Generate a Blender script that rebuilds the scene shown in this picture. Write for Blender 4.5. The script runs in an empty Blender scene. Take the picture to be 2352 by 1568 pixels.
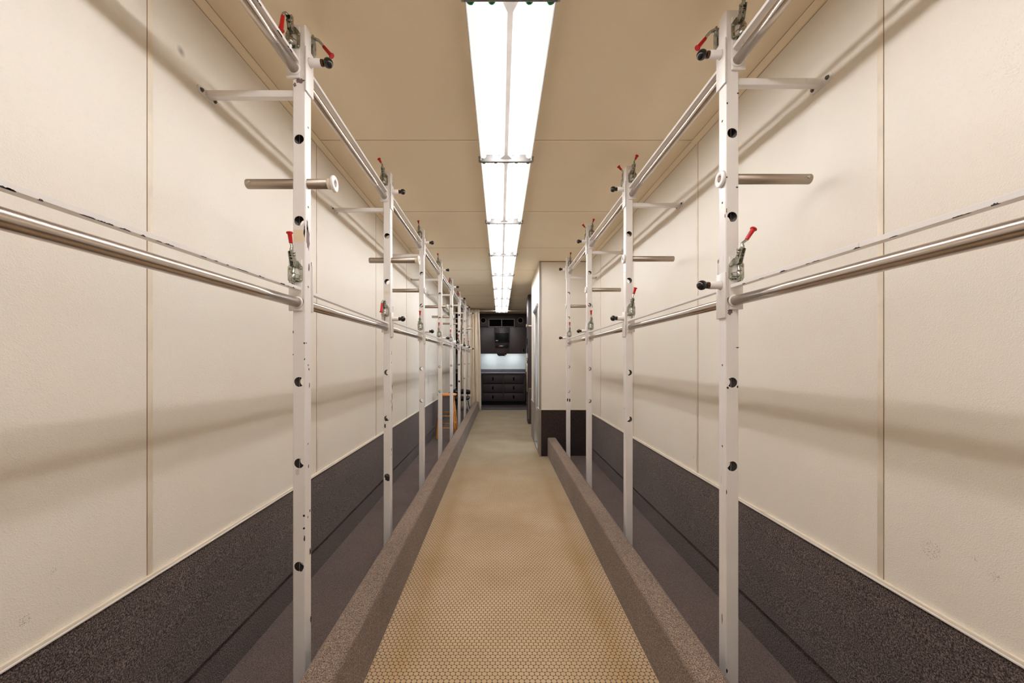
import bpy, bmesh, math, random
from mathutils import Vector, Matrix
from math import sin, cos, pi, radians, atan2, sqrt

SC = bpy.context.scene
COL = SC.collection
random.seed(7)

# ------------------------------------------------------------------ camera, world, exposure
F_PX = 900.0                       # focal length in pixels of the 2352 px wide frame
HF = 1.382                         # camera height above the floor
cam_d = bpy.data.cameras.new('camera')
cam_d.sensor_width = 36.0
cam_d.lens = 36.0 * F_PX / 2352.0
cam_d.shift_x = 27.0 / 2352.0
cam_d.shift_y = 43.0 / 2352.0
cam_d.clip_start = 0.02
cam_d.clip_end = 60
cam = bpy.data.objects.new('camera', cam_d)
cam.location = (0, 0, HF)
cam.rotation_euler = (radians(90), 0, 0)
COL.objects.link(cam)
SC.camera = cam

world = bpy.data.worlds.new('world')
SC.world = world
world.use_nodes = True
world.node_tree.nodes['Background'].inputs[0].default_value = (0.8, 0.9, 1.0, 1)
world.node_tree.nodes['Background'].inputs[1].default_value = 0.02

vs = SC.view_settings
vs.view_transform = 'Standard'
vs.look = 'None'
vs.gamma = 1.0
vs.use_curve_mapping = False
vs.exposure = 0.0
TUBE_POWER = 25.0                   # emission strength of a fluorescent tube
SC.cycles.max_bounces = 10
SC.cycles.diffuse_bounces = 7
SC.cycles.glossy_bounces = 4
SC.cycles.sample_clamp_indirect = 6.0

# ------------------------------------------------------------------ materials
def srgb(r, g, b):
    f = lambda c: (c / 255 / 12.92) if c / 255 <= 0.04045 else ((c / 255 + 0.055) / 1.055) ** 2.4
    return (f(r), f(g), f(b), 1.0)

class NT:
    """small helper around a node tree"""
    def __init__(s, name):
        s.m = bpy.data.materials.new(name)
        s.m.use_nodes = True
        s.t = s.m.node_tree
        s.n = s.t.nodes
        s.b = s.n['Principled BSDF']
        s._pos = None
    def link(s, a, b): s.t.links.new(a, b)
    def pos(s):
        if s._pos is None:
            s._pos = s.n.new('ShaderNodeNewGeometry').outputs['Position']
        return s._pos
    def obj(s): return s.n.new('ShaderNodeTexCoord').outputs['Object']
    def noise(s, vec, scale, detail=2, rough=0.5):
        n = s.n.new('ShaderNodeTexNoise')
        n.inputs['Scale'].default_value = scale
        n.inputs['Detail'].default_value = detail
        n.inputs['Roughness'].default_value = rough
        s.link(vec, n.inputs['Vector'])
        return n.outputs['Fac']
    def voronoi(s, vec, scale):
        n = s.n.new('ShaderNodeTexVoronoi')
        n.inputs['Scale'].default_value = scale
        s.link(vec, n.inputs['Vector'])
        return n.outputs['Distance']
    def ramp(s, fac, stops):
        r = s.n.new('ShaderNodeValToRGB')
        e = r.color_ramp.elements
        while len(e) < len(stops): e.new(0.5)
        for i, (p, c) in enumerate(stops):
            e[i].position = p
            e[i].color = c if len(c) == 4 else (*c, 1)
        s.link(fac, r.inputs[0])
        return r.outputs[0]
    def mix(s, fac, a, b, mode='MIX'):
        m = s.n.new('ShaderNodeMix')
        m.data_type = 'RGBA'
        m.blend_type = mode
        for sock, v in ((m.inputs[0], fac), (m.inputs[6], a), (m.inputs[7], b)):
            if hasattr(v, 'is_output') or isinstance(v, bpy.types.NodeSocket): s.link(v, sock)
            else: sock.default_value = v
        return m.outputs[2]
    def math(s, op, a, b=None, c=None):
        m = s.n.new('ShaderNodeMath')
        m.operation = op
        for i, v in enumerate((a, b, c)):
            if v is None: continue
            if isinstance(v, bpy.types.NodeSocket): s.link(v, m.inputs[i])
            else: m.inputs[i].default_value = v
        return m.outputs[0]
    def sep(s, vec):
        n = s.n.new('ShaderNodeSeparateXYZ')
        s.link(vec, n.inputs[0])
        return n.outputs
    def scale(s, vec, x, y, z):
        n = s.n.new('ShaderNodeMapping')
        n.inputs['Scale'].default_value = (x, y, z)
        s.link(vec, n.inputs['Vector'])
        return n.outputs[0]
    def bump(s, h, strength, dist):
        n = s.n.new('ShaderNodeBump')
        n.inputs['Strength'].default_value = strength
        n.inputs['Distance'].default_value = dist
        s.link(h, n.inputs['Height'])
        s.link(n.outputs[0], s.b.inputs['Normal'])
    def color(s, c):
        if isinstance(c, bpy.types.NodeSocket): s.link(c, s.b.inputs['Base Color'])
        else: s.b.inputs['Base Color'].default_value = c
    def set(s, **k):
        for a, v in k.items():
            s.b.inputs[a.replace('_', ' ')].default_value = v
        return s

def simple(name, rgb, rough=0.5, metal=0.0, var=0.06, vscale=9.0, spec=0.5):
    """a plain material with a slight cloudy variation"""
    t = NT(name)
    c = srgb(*rgb)
    d = tuple(x * (1 - var * 2) for x in c[:3]) + (1,)
    l = tuple(min(1, x * (1 + var)) for x in c[:3]) + (1,)
    t.color(t.ramp(t.noise(t.obj(), vscale, 4), [(0.3, d), (0.7, l)]))
    t.set(Roughness=rough, Metallic=metal, Specular_IOR_Level=spec)
    return t.m

def mat_wall():
    t = NT('cream_pebbled_panel')
    p = t.pos()
    base = t.ramp(t.noise(p, 1.3, 5), [(0.3, srgb(233, 225, 213)), (0.7, srgb(238, 232, 222))])
    # small scuffs low on the panels and one smoky spot high on the left wall
    for (x, y, z, r, s, k) in SCUFFS:
        dv = t.n.new('ShaderNodeVectorMath'); dv.operation = 'DISTANCE'
        dv.inputs[1].default_value = (x, y, z)
        t.link(p, dv.inputs[0])
        f = t.math('SUBTRACT', 1.0, t.math('DIVIDE', dv.outputs['Value'], r))
        f = t.math('MAXIMUM', f, 0.0)
        if k:
            n = t.math('GREATER_THAN', t.noise(p, 330, 3), 0.60)
            f = t.math('MULTIPLY', t.math('GREATER_THAN', f, 0.15), n)
        f = t.math('MULTIPLY', f, s)
        base = t.mix(f, base, srgb(92, 80, 70))
    t.color(base)
    t.set(Roughness=0.42, Specular_IOR_Level=0.45)
    dots = t.ramp(t.voronoi(p, 215), [(0.12, (1, 1, 1)), (0.50, (0, 0, 0))])
    h = t.math('ADD', t.math('MULTIPLY', t.noise(p, 130, 1.0), 0.55), t.math('MULTIPLY', dots, t.noise(p, 75, 1.0)))
    t.bump(h, 0.48, 0.0016)
    return t.m

def mat_ceiling():
    t = NT('cream_ceiling_panel')
    p = t.pos()
    t.color(t.ramp(t.noise(p, 1.1, 4), [(0.3, srgb(243, 227, 198)), (0.7, srgb(248, 233, 206))]))
    t.set(Roughness=0.5, Specular_IOR_Level=0.4)
    t.bump(t.noise(p, 140, 1.5), 0.3, 0.0012)
    return t.m

def mat_carpet(name, dark, light, sc=260, bias=0.0):
    t = NT(name)
    p = t.pos()
    n1 = t.noise(p, sc, 2.5, 0.65)
    n2 = t.noise(p, sc * 2.1, 1, 0.5)
    f = t.math('ADD', t.math('MULTIPLY', n1, 0.75), t.math('MULTIPLY', n2, 0.25))
    c = t.ramp(f, [(0.40 + bias, srgb(*dark)), (0.51 + bias, srgb(*[(a + b) / 2 for a, b in zip(dark, light)])), (0.63 + bias, srgb(*light))])
    wide = t.ramp(t.noise(p, 2.2, 4), [(0.3, (0.86, 0.84, 0.83)), (0.7, (1.08, 1.06, 1.03))])
    t.color(t.mix(1.0, c, wide, 'MULTIPLY'))
    t.set(Roughness=1.0, Specular_IOR_Level=0.1)
    t.b.inputs['Sheen Weight'].default_value = 0.12
    t.b.inputs['Sheen Roughness'].default_value = 0.5
    t.bump(f, 0.8, 0.004)
    return t.m

def mat_floor():
    """beige rubber flooring of raised round studs in a hexagonal packing"""
    t = NT('beige_studded_rubber')
    p = t.pos()
    P = 0.0232
    q = t.sep(p)
    u = t.math('DIVIDE', q[0], P)
    v = t.math('DIVIDE', q[1], P * sqrt(3))
    ds = []
    for off in (0.0, 0.5):
        a = t.math('SUBTRACT', t.math('FRACT', t.math('ADD', u, off + 200)), 0.5)
        b = t.math('SUBTRACT', t.math('FRACT', t.math('ADD', v, off + 200)), 0.5)
        b = t.math('MULTIPLY', b, sqrt(3))
        ds.append(t.math('SQRT', t.math('ADD', t.math('MULTIPLY', a, a), t.math('MULTIPLY', b, b))))
    d = t.math('MINIMUM', ds[0], ds[1])          # 0 at a stud's centre, 0.5 where two studs touch
    stud = t.ramp(t.noise(p, 1.7, 5), [(0.28, srgb(176, 150, 116)), (0.5, srgb(188, 162, 129)), (0.72, srgb(196, 173, 144))])
    fine = t.ramp(t.noise(p, 60, 3), [(0.3, (0.93, 0.93, 0.92)), (0.7, (1.04, 1.04, 1.05))])
    stud = t.mix(1.0, stud, fine, 'MULTIPLY')
    # yellowed bands along the kerbs
    ax = t.math('ABSOLUTE', t.math('SUBTRACT', q[0], 0.045))
    edge = t.math('MULTIPLY', t.math('SMOOTH_MIN', t.math('MAXIMUM', t.math('SUBTRACT', 1.0, t.math('MULTIPLY', t.math('ABSOLUTE', t.math('SUBTRACT', ax, 0.50)), 10.0)), 0.0), 1.0, 0.1),
                  t.math('GREATER_THAN', 6.5, q[1]))
    edge = t.math('MULTIPLY', edge, t.noise(p, 2.1, 2))
    stud = t.mix(t.math('MULTIPLY', edge, 0.85), stud, srgb(162, 124, 68))
    # towards the far end the colour blends into a darker grey that covers the grooves
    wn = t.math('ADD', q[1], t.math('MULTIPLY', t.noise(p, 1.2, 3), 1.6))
    worn_bar_far_floor = t.n.new('ShaderNodeMapRange'); worn_bar_far_floor.interpolation_type = 'SMOOTHSTEP'
    t.link(wn, worn_bar_far_floor.inputs['Value'])
    worn_bar_far_floor.inputs['From Min'].default_value = 3.6; worn_bar_far_floor.inputs['From Max'].default_value = 7.2
    worn_bar_far_floor.inputs['To Max'].default_value = 0.8
    wf = worn_bar_far_floor.outputs['Result']
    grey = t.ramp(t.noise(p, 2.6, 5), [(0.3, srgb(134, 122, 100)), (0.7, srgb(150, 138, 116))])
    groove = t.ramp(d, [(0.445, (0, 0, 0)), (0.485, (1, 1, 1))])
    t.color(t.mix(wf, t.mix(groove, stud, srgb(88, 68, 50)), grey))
    h = t.ramp(d, [(0.30, (1, 1, 1)), (0.40, (0.85, 0.85, 0.85)), (0.49, (0, 0, 0))])
    t.set(Roughness=0.65, Specular_IOR_Level=0.15)
    t.bump(h, 0.5, 0.0013)
    return t.m

def mat_paint(name='white_enamel', chips=True, rgb=(236, 231, 228)):
    t = NT(name)
    p = t.pos()
    c = t.ramp(t.noise(p, 6, 5), [(0.3, srgb(*[x - 6 for x in rgb])), (0.7, srgb(*rgb))])
    if chips:
        f = t.math('GREATER_THAN', t.noise(t.scale(p, 1.0, 1.0, 0.6), 38, 3, 0.6), 0.762)
        c = t.mix(f, c, srgb(62, 50, 48))
        g = t.math('GREATER_THAN', t.noise(t.scale(p, 3.0, 3.0, 0.8), 26, 4, 0.6), 0.70)
        c = t.mix(t.math('MULTIPLY', g, 0.35), c, srgb(178, 165, 155))
    t.color(c)
    t.set(Roughness=0.32, Specular_IOR_Level=0.5)
    t.b.inputs['Coat Weight'].default_value = 0.15
    t.b.inputs['Coat Roughness'].default_value = 0.15
    return t.m

def mat_steel(name, rgb, rough, grain=(90, 1.2, 90), metal=1.0):
    t = NT(name)
    o = t.obj()
    g = t.noise(t.scale(o, *grain), 3.0, 4, 0.6)
    t.color(t.ramp(g, [(0.3, srgb(*[x * 0.88 for x in rgb])), (0.7, srgb(*rgb))]))
    r = t.math('ADD', t.math('MULTIPLY', g, 0.14), rough - 0.07)
    t.link(r, t.b.inputs['Roughness'])
    t.set(Metallic=metal)
    return t.m

def mat_emit(name, rgb, strength):
    t = NT(name)
    t.color(srgb(230, 230, 230))
    t.b.inputs['Emission Color'].default_value = (*rgb, 1)
    t.b.inputs['Emission Strength'].default_value = strength
    return t.m

def mat_wood():
    t = NT('honey_beech')
    o = t.obj()
    g = t.noise(t.scale(o, 30, 30, 3), 3.0, 4)
    t.color(t.ramp(g, [(0.3, srgb(176, 108, 46)), (0.7, srgb(216, 148, 76))]))
    t.set(Roughness=0.35)
    return t.m

def mat_curtain():
    t = NT('cream_cotton')
    p = t.pos()
    t.color(t.ramp(t.noise(t.scale(p, 1, 1, 0.4), 12, 4), [(0.3, srgb(240, 226, 206)), (0.7, srgb(247, 236, 220))]))
    t.set(Roughness=0.9, Specular_IOR_Level=0.15)
    t.bump(t.noise(p, 700, 1), 0.2, 0.0006)
    return t.m

# x, y, z, radius, strength, grainy?
def wall_pt(side, px, py):
    X = -1.194 if side < 0 else 1.272
    Y = X * F_PX / (px - 1149.0)
    return (X, Y, HF + (827.0 - py) * Y / F_PX)
SCUFFS = [(*wall_pt(-1, 416, 118), 0.022, 0.75, 0), (*wall_pt(-1, 57, 1424), 0.016, 0.9, 1),
          (*wall_pt(-1, 123, 1310), 0.010, 0.7, 1), (*wall_pt(-1, 258, 1316), 0.006, 0.8, 1),
          (*wall_pt(1, 2138, 1262), 0.032, 0.5, 1), (*wall_pt(1, 2285, 1325), 0.014, 0.5, 1),
          (*wall_pt(1, 2240, 1283), 0.008, 0.8, 1), (*wall_pt(1, 1593, 1050), 0.012, 0.8, 1)]

M = {}
M['wall'] = mat_wall()
M['ceil'] = mat_ceiling()
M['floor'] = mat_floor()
M['batten'] = simple('cream_batten', (236, 224, 206), 0.4)
M['gap'] = simple('brown_seam', (136, 110, 82), 0.7)
M['carpet_wall'] = mat_carpet('charcoal_wall_carpet', (34, 28, 29), (140, 124, 118), 230)
M['carpet_floor'] = mat_carpet('grey_bay_carpet', (70, 58, 56), (142, 126, 120), 300)
M['carpet_kerb'] = mat_carpet('taupe_kerb_carpet', (70, 56, 48), (182, 162, 146), 300)
M['carpet_dark'] = mat_carpet('black_brown_carpet', (28, 22, 22), (86, 74, 72), 260)
M['paint'] = mat_paint()
M['paint_clean'] = mat_paint('white_enamel_clean', False)
M['bracket'] = mat_paint('white_bracket_enamel', False, (232, 226, 222))
M['chip'] = simple('bare_brown_metal', (116, 94, 94), 0.6)
M['chip_dark'] = simple('dark_bare_metal', (44, 34, 34), 0.6)
M['tape'] = simple('old_masking_tape', (238, 222, 192), 0.7)
M['steel'] = mat_steel('polished_stainless_tube', (210, 198, 188), 0.25)
M['steel_dull'] = mat_steel('dull_stainless_tube', (180, 166, 152), 0.48, (1.2, 60, 60))
M['zinc'] = mat_steel('zinc_plated_steel', (178, 178, 166), 0.28, (20, 20, 20))
M['bolt'] = mat_steel('dark_bolt', (120, 116, 110), 0.4, (20, 20, 20))
M['red'] = simple('red_vinyl_grip', (192, 12, 16), 0.35)
M['black_knob'] = simple('glossy_black_knob', (24, 20, 22), 0.12)
M['brown_neck'] = simple('brown_neck_ring', (86, 58, 36), 0.4, 0.6)
M['alu'] = mat_steel('aluminium_trim', (188, 184, 180), 0.36, (60, 60, 1.5))
M['fix_white'] = simple('white_fixture_enamel', (214, 212, 210), 0.4)
M['fix_plate'] = simple('grey_end_plate', (112, 108, 106), 0.45)
M['ballast'] = simple('grey_ballast_cover', (206, 198, 192), 0.45)
M['tube'] = mat_emit('lit_fluorescent_tube', (0.985, 0.99, 1.0), TUBE_POWER)
M['tube_off'] = mat_emit('unlit_tube_with_glow', (1.0, 0.97, 0.94), 0.8)  # outer tubes are off; added glow stands in for light from inner ones
M['green'] = simple('green_tube_cap', (0, 112, 58), 0.3, 0.4)
M['dark_lam'] = simple('dark_brown_laminate', (70, 59, 60), 0.45, 0, 0.04, 3)
M['dark_drawer'] = simple('dark_drawer_laminate', (56, 47, 48), 0.5, 0, 0.04, 3)
M['dark_gap'] = simple('cabinet_gap_black', (14, 10, 11), 0.7)
M['black'] = simple('black_plastic', (20, 18, 19), 0.5, spec=0.3)
M['screen'] = simple('black_screen_glass', (12, 12, 13), 0.5, spec=0.2)
M['slot'] = simple('black_pull_slot', (9, 8, 8), 0.85, spec=0.1)
M['counter'] = simple('grey_violet_laminate', (102, 96, 106), 0.35)
M['edge'] = simple('pale_counter_edge', (168, 164, 178), 0.35)
M['splash'] = simple('pale_backsplash', (228, 234, 232), 0.45, 0, 0.008)
M['frame_taupe'] = simple('taupe_vent_frame', (150, 136, 132), 0.4)
M['curtain'] = mat_curtain()
M['cream'] = simple('cream_painted_rod', (232, 218, 196), 0.4)
M['wood'] = mat_wood()
M['vinyl'] = simple('black_vinyl', (22, 19, 20), 0.3)
M['chrome'] = mat_steel('chrome_tube', (226, 226, 228), 0.08, (10, 10, 10))
M['mat'] = simple('ribbed_black_rubber', (84, 75, 76), 0.6)
M['led_cool'] = mat_emit('cool_under_cabinet_light', (0.92, 0.97, 1.0), 42.0)
M['led_red'] = mat_emit('red_indicator', (1.0, 0.05, 0.05), 1.5)
M['day'] = mat_emit('daylit_pane', (0.62, 0.78, 1.0), 7.0)
M['label'] = simple('pale_sticker', (216, 208, 206), 0.5)
M['fridge_edge'] = mat_steel('brushed_fridge_edge', (196, 176, 158), 0.35, (60, 60, 1.5))
M['white_plastic'] = simple('white_plastic', (232, 234, 234), 0.35)
M['inner'] = simple('dark_tube_inside', (84, 74, 70), 0.6)

# ------------------------------------------------------------------ mesh helpers
class MB:
    """collects shapes with material slots and links them as ONE object"""
    def __init__(s):
        s.bm = bmesh.new()
        s.mats = []
    def slot(s, m):
        if m not in s.mats: s.mats.append(m)
        return s.mats.index(m)
    def _fin(s, faces, m, smooth):
        i = s.slot(m)
        for f in faces:
            f.material_index = i
            f.smooth = smooth
    def box(s, x0, x1, y0, y1, z0, z1, m, bev=0.0, seg=2):
        t = bmesh.new()
        bmesh.ops.create_cube(t, size=1.0)
        for v in t.verts:
            v.co = Vector(((x0 + x1) / 2 + v.co.x * (x1 - x0), (y0 + y1) / 2 + v.co.y * (y1 - y0), (z0 + z1) / 2 + v.co.z * (z1 - z0)))
        if bev > 0:
            bmesh.ops.bevel(t, geom=t.edges[:], offset=bev, segments=seg, affect='EDGES', profile=0.5)
        s.merge(t, m, bev > 0)
        return s
    def merge(s, t, m, smooth=False, mtx=None):
        vm = {}
        for v in t.verts: vm[v] = s.bm.verts.new(mtx @ v.co if mtx else v.co)
        fs = []
        for f in t.faces:
            try: fs.append(s.bm.faces.new([vm[v] for v in f.verts]))
            except ValueError: pass
        s._fin(fs, m, smooth)
        t.free()
    def tube(s, pts, r, m, n=12, cap=True, smooth=True):
        """round bar along a polyline; r a number or one per point"""
        pts = [Vector(p) for p in pts]
        rs = r if isinstance(r, (list, tuple)) else [r] * len(pts)
        rings = []
        up = None
        for i, p in enumerate(pts):
            d = (pts[min(i + 1, len(pts) - 1)] - pts[max(i - 1, 0)]).normalized()
            if up is None:
                up = Vector((0, 0, 1)) if abs(d.z) < 0.9 else Vector((1, 0, 0))
            a = d.cross(up).normalized()
            up = a.cross(d).normalized()
            rings.append([s.bm.verts.new(p + (a * cos(2 * pi * k / n) + up * sin(2 * pi * k / n)) * rs[i]) for k in range(n)])
        fs = []
        for A, B in zip(rings, rings[1:]):
            for k in range(n):
                fs.append(s.bm.faces.new((A[k], A[(k + 1) % n], B[(k + 1) % n], B[k])))
        s._fin(fs, m, smooth)
        if cap:
            s._fin([s.bm.faces.new(list(reversed(rings[0]))), s.bm.faces.new(rings[-1])], m, False)
        return s
    def lathe(s, o, axis, prof, m, n=24, smooth=True):
        """prof = [(distance along the axis, radius)]"""
        o = Vector(o); d = Vector(axis).normalized()
        up = Vector((0, 0, 1)) if abs(d.z) < 0.9 else Vector((1, 0, 0))
        a = d.cross(up).normalized(); b = a.cross(d).normalized()
        rings = [[s.bm.verts.new(o + d * t + (a * cos(2 * pi * k / n) + b * sin(2 * pi * k / n)) * max(r, 1e-5)) for k in range(n)] for t, r in prof]
        fs = []
        for A, B in zip(rings, rings[1:]):
            for k in range(n):
                fs.append(s.bm.faces.new((A[k], A[(k + 1) % n], B[(k + 1) % n], B[k])))
        s._fin(fs, m, smooth)
        s._fin([s.bm.faces.new(list(reversed(rings[0]))), s.bm.faces.new(rings[-1])], m, False)
        return s
    def prism(s, poly, ext, m, smooth=False):
        """closed polygon (3-D points) pushed along ext"""
        e = Vector(ext)
        A = [s.bm.verts.new(Vector(p)) for p in poly]
        B = [s.bm.verts.new(Vector(p) + e) for p in poly]
        n = len(poly)
        fs = [s.bm.faces.new((A[k], A[(k + 1) % n], B[(k + 1) % n], B[k])) for k in range(n)]
        s._fin(fs, m, smooth)
        s._fin([s.bm.faces.new(list(reversed(A))), s.bm.faces.new(B)], m, False)
        return s
    def ring_plate(s, outer, inner, ext, m):
        """plate with a window: two loops of equal count"""
        e = Vector(ext)
        n = len(outer)
        L = [[s.bm.verts.new(Vector(p) + d) for p in lp] for d in (Vector(), e) for lp in (outer, inner)]
        fs = []
        for k in range(n):
            j = (k + 1) % n
            fs += [s.bm.faces.new((L[0][k], L[1][k], L[1][j], L[0][j])), s.bm.faces.new((L[2][k], L[2][j], L[3][j], L[3][k])),
                   s.bm.faces.new((L[0][k], L[0][j], L[2][j], L[2][k])), s.bm.faces.new((L[1][k], L[3][k], L[3][j], L[1][j]))]
        s._fin(fs, m, False)
        return s
    def mesh(s, name):
        bmesh.ops.recalc_face_normals(s.bm, faces=s.bm.faces[:])
        me = bpy.data.meshes.new(name)
        s.bm.to_mesh(me)
        s.bm.free()
        for m in s.mats: me.materials.append(m)
        return me
    def build(s, name, parent=None, loc=None):
        return put(name, s.mesh(name), parent, loc)

def put(name, me, parent=None, loc=None):
    o = bpy.data.objects.new(name, me)
    COL.objects.link(o)
    if parent is not None: o.parent = parent
    if loc is not None: o.location = loc
    return o

def tag(o, label, cat, group=None):
    o['label'] = label
    o['category'] = cat
    if group: o['group'] = group
    return o

def thing(name, label, cat, loc, group=None, rotz=0.0):
    o = bpy.data.objects.new(name, None)
    o.empty_display_size = 0.05
    COL.objects.link(o)
    o.location = loc
    o.rotation_euler = (0, 0, rotz)
    return tag(o, label, cat, group)

def struct(o):
    o['kind'] = 'structure'
    return o

CACHE = {}
def cached(key, fn):
    if key not in CACHE: CACHE[key] = fn()
    return CACHE[key]

ORD = ['first', 'second', 'third', 'fourth', 'fifth', 'sixth', 'seventh', 'eighth', 'ninth']

# ------------------------------------------------------------------ dimensions
XL, XR = -1.194, 1.272             # side walls
ZC = HF + 1.4256                   # ceiling
Y0, Y1 = -2.35, 12.5               # behind the camera / back wall
YW = 10.5                          # where the cream panels end on the left
YP, YPE, XP = 5.65, 7.15, 0.571    # partition box: near face, far face, aisle face
DADO = 0.643

# ------------------------------------------------------------------ the setting
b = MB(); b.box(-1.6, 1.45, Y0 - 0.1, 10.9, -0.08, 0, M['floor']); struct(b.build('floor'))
b = MB(); b.box(-1.6, 1.45, Y0 - 0.1, 12.7, ZC, ZC + 0.08, M['ceil']); struct(b.build('ceiling'))
b = MB(); b.box(XL - 0.08, XL, Y0, YW, 0, ZC, M['wall']); struct(b.build('wall_left'))
b = MB(); b.box(-1.60, -1.52, YW, Y1, 0, ZC, M['carpet_dark'])
b.box(-1.52, XL - 0.08, YW - 0.08, YW, 0, ZC, M['carpet_dark']); struct(b.build('wall_kitchen'))
b = MB(); b.box(XR, XR + 0.08, Y0, YPE, 0, ZC, M['wall'])
b.box(XR, XR + 0.08, YPE, Y1, 0, ZC, M['carpet_dark']); struct(b.build('wall_right'))
b = MB(); b.box(-1.6, XR + 0.08, Y1, Y1 + 0.08, 0, ZC, M['splash']); struct(b.build('wall_back'))
b = MB(); b.box(XL - 0.08, XR + 0.08, Y0 - 0.08, Y0, 0, ZC, M['wall']); struct(b.build('wall_rear'))
# partition box around the side door
DY0, DY1, DZ = 5.93, 6.62, 2.212
b = MB(); b.box(XP, XR, YP, YP + 0.05, 0, ZC, M['wall'])
b.box(XP, XP + 0.05, YP + 0.05, DY0, 0, ZC, M['wall'])
b.box(XP, XP + 0.05, DY1, YPE, 0, ZC, M['wall'])
b.box(XP, XP + 0.05, DY0, DY1, DZ, ZC, M['wall'])
b.box(XP + 0.05, XR, YPE - 0.05, YPE, 0, ZC, M['wall']); struct(b.build('wall_partition'))
# open doorway with an aluminium jamb
b = MB()
b.box(XP - 0.006, XP + 0.075, DY1 - 0.018, DY1 + 0.004, 0, DZ, M['alu'], 0.002)
b.box(XP - 0.006, XP + 0.075, DY0 - 0.004, DY0 + 0.018, 0, DZ, M['alu'], 0.002)
b.box(XP - 0.006, XP + 0.075, DY0 + 0.018, DY1 - 0.018, DZ - 0.022, DZ + 0.004, M['alu'], 0.002)
b.box(XP + 0.022, XP + 0.030, DY1 - 0.026, DY1 - 0.018, 0.03, DZ - 0.03, M['alu'])
b.box(XP - 0.004, XP + 0.075, DY0 + 0.018, DY1 - 0.018, 0, 0.03, M['alu'], 0.003)
b.box(XP - 0.022, XP - 0.004, DY0 - 0.02, DY1 + 0.02, DZ - 0.030, DZ + 0.030, M['alu'], 0.003)
d = struct(b.build('door_1'))
b = MB()
for dz in (0.55, 1.50, 1.95):
    b.box(XP + 0.035, XP + 0.060, DY1 - 0.024, DY1 - 0.018, dz - 0.05, dz + 0.05, M['alu'], 0.001)
b.build('door_hinge', d)
# daylit window of the little entry room behind the doorway
b = MB()
for a in ((DY0 + 0.02, DY0 + 0.06, 0.75, 2.05), (DY1 - 0.06, DY1 - 0.02, 0.75, 2.05)):
    b.box(XR - 0.03, XR - 0.001, a[0], a[1], a[2], a[3], M['alu'], 0.003)
b.box(XR - 0.03, XR - 0.001, DY0 + 0.06, DY1 - 0.06, 0.75, 0.79, M['alu'], 0.003)
b.box(XR - 0.03, XR - 0.001, DY0 + 0.06, DY1 - 0.06, 2.01, 2.05, M['alu'], 0.003)
w = struct(b.build('window_1'))
b = MB(); b.box(XR - 0.016, XR - 0.010, DY0 + 0.06, DY1 - 0.06, 0.79, 2.01, M['day']); b.build('window_pane', w)

# carpet dado on the walls (upper sheet slightly proud of the recessed foot)
def dado(name, poly_fn, y0, y1):
    b = MB()
    b.prism([(x, y0, z) for x, z in poly_fn], (0, y1 - y0, 0), M['carpet_wall'])
    return struct(b.build(name))
def dado_profile(xw, sgn):
    t = 0.020
    pr = [(0, 0), (0.003, 0), (0.003, 0.150)]
    for k in range(6):
        a = -pi / 2 + pi / 2 * k / 5
        pr.append((t - 0.012 + 0.012 * cos(a), 0.178 + 0.012 + 0.012 * sin(a)))
    pr += [(t * 0.75, 0.40), (0.006, DADO), (0, DADO)]
    return [(xw - sgn * px, z) for px, z in pr]
dado('baseboard_left', dado_profile(XL, -1), Y0 + 0.001, YW)
dado('baseboard_right', dado_profile(XR, 1), Y0 + 0.001, YP)
b = MB(); b.box(XP - 0.006, XR - 0.02, YP - 0.006, YP, 0, DADO + 0.022, M['carpet_dark'])
b.box(XP - 0.006, XP, YP, DY0 - 0.006, 0, DADO + 0.022, M['carpet_kerb'])
b.box(XP - 0.006, XP, DY1 + 0.006, YPE, 0, DADO + 0.022, M['carpet_kerb']); struct(b.build('baseboard_partition'))

# carpeted bay floors behind the kerbs
KL, KR, KW, KH = -0.585, 0.682, 0.122, 0.268
b = MB(); b.box(XL, KL - 0.03, Y0, YW + 0.25, 0.0, 0.006, M['carpet_floor']); struct(b.build('floor_bay'))
b = MB(); b.box(KR + 0.03, XR, Y0, YP - 0.006, 0.0, 0.006, M['carpet_floor']); struct(b.build('floor_bay'))

# trims: battens on the panel seams, coves along the ceiling, dado caps
tn = [0]
def trim(b):
    tn[0] += 1
    return struct(b.build('trim_%d' % tn[0]))
seamL = [1.325 + 1.2192 * k for k in range(-2, 8)]
seamR = [1.300 + 1.2192 * k for k in range(-2, 4)]
for y in seamL:
    b = MB(); b.box(XL, XL + 0.0022, y, y + 0.020, DADO + 0.012, ZC - 0.026, M['batten'], 0.0008)
    b.box(XL, XL + 0.0008, y - 0.0018, y, DADO + 0.012, ZC - 0.026, M['gap']); trim(b)
for y in seamR:
    b = MB(); b.box(XR - 0.0022, XR, y, y + 0.020, DADO + 0.012, ZC - 0.026, M['batten'], 0.0008)
    b.box(XR - 0.0008, XR, y - 0.0018, y, DADO + 0.012, ZC - 0.026, M['gap']); trim(b)
for y in [1.320 + 1.2192 * k for k in range(-2, 9)]:
    b = MB(); b.box(XL + 0.024, XR - 0.024, y, y + 0.018, ZC - 0.0016, ZC, M['ceil'], 0.0006)
    b.box(XL + 0.024, XR - 0.024, y - 0.0026, y, ZC - 0.0007, ZC, M['gap']); trim(b)
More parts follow.
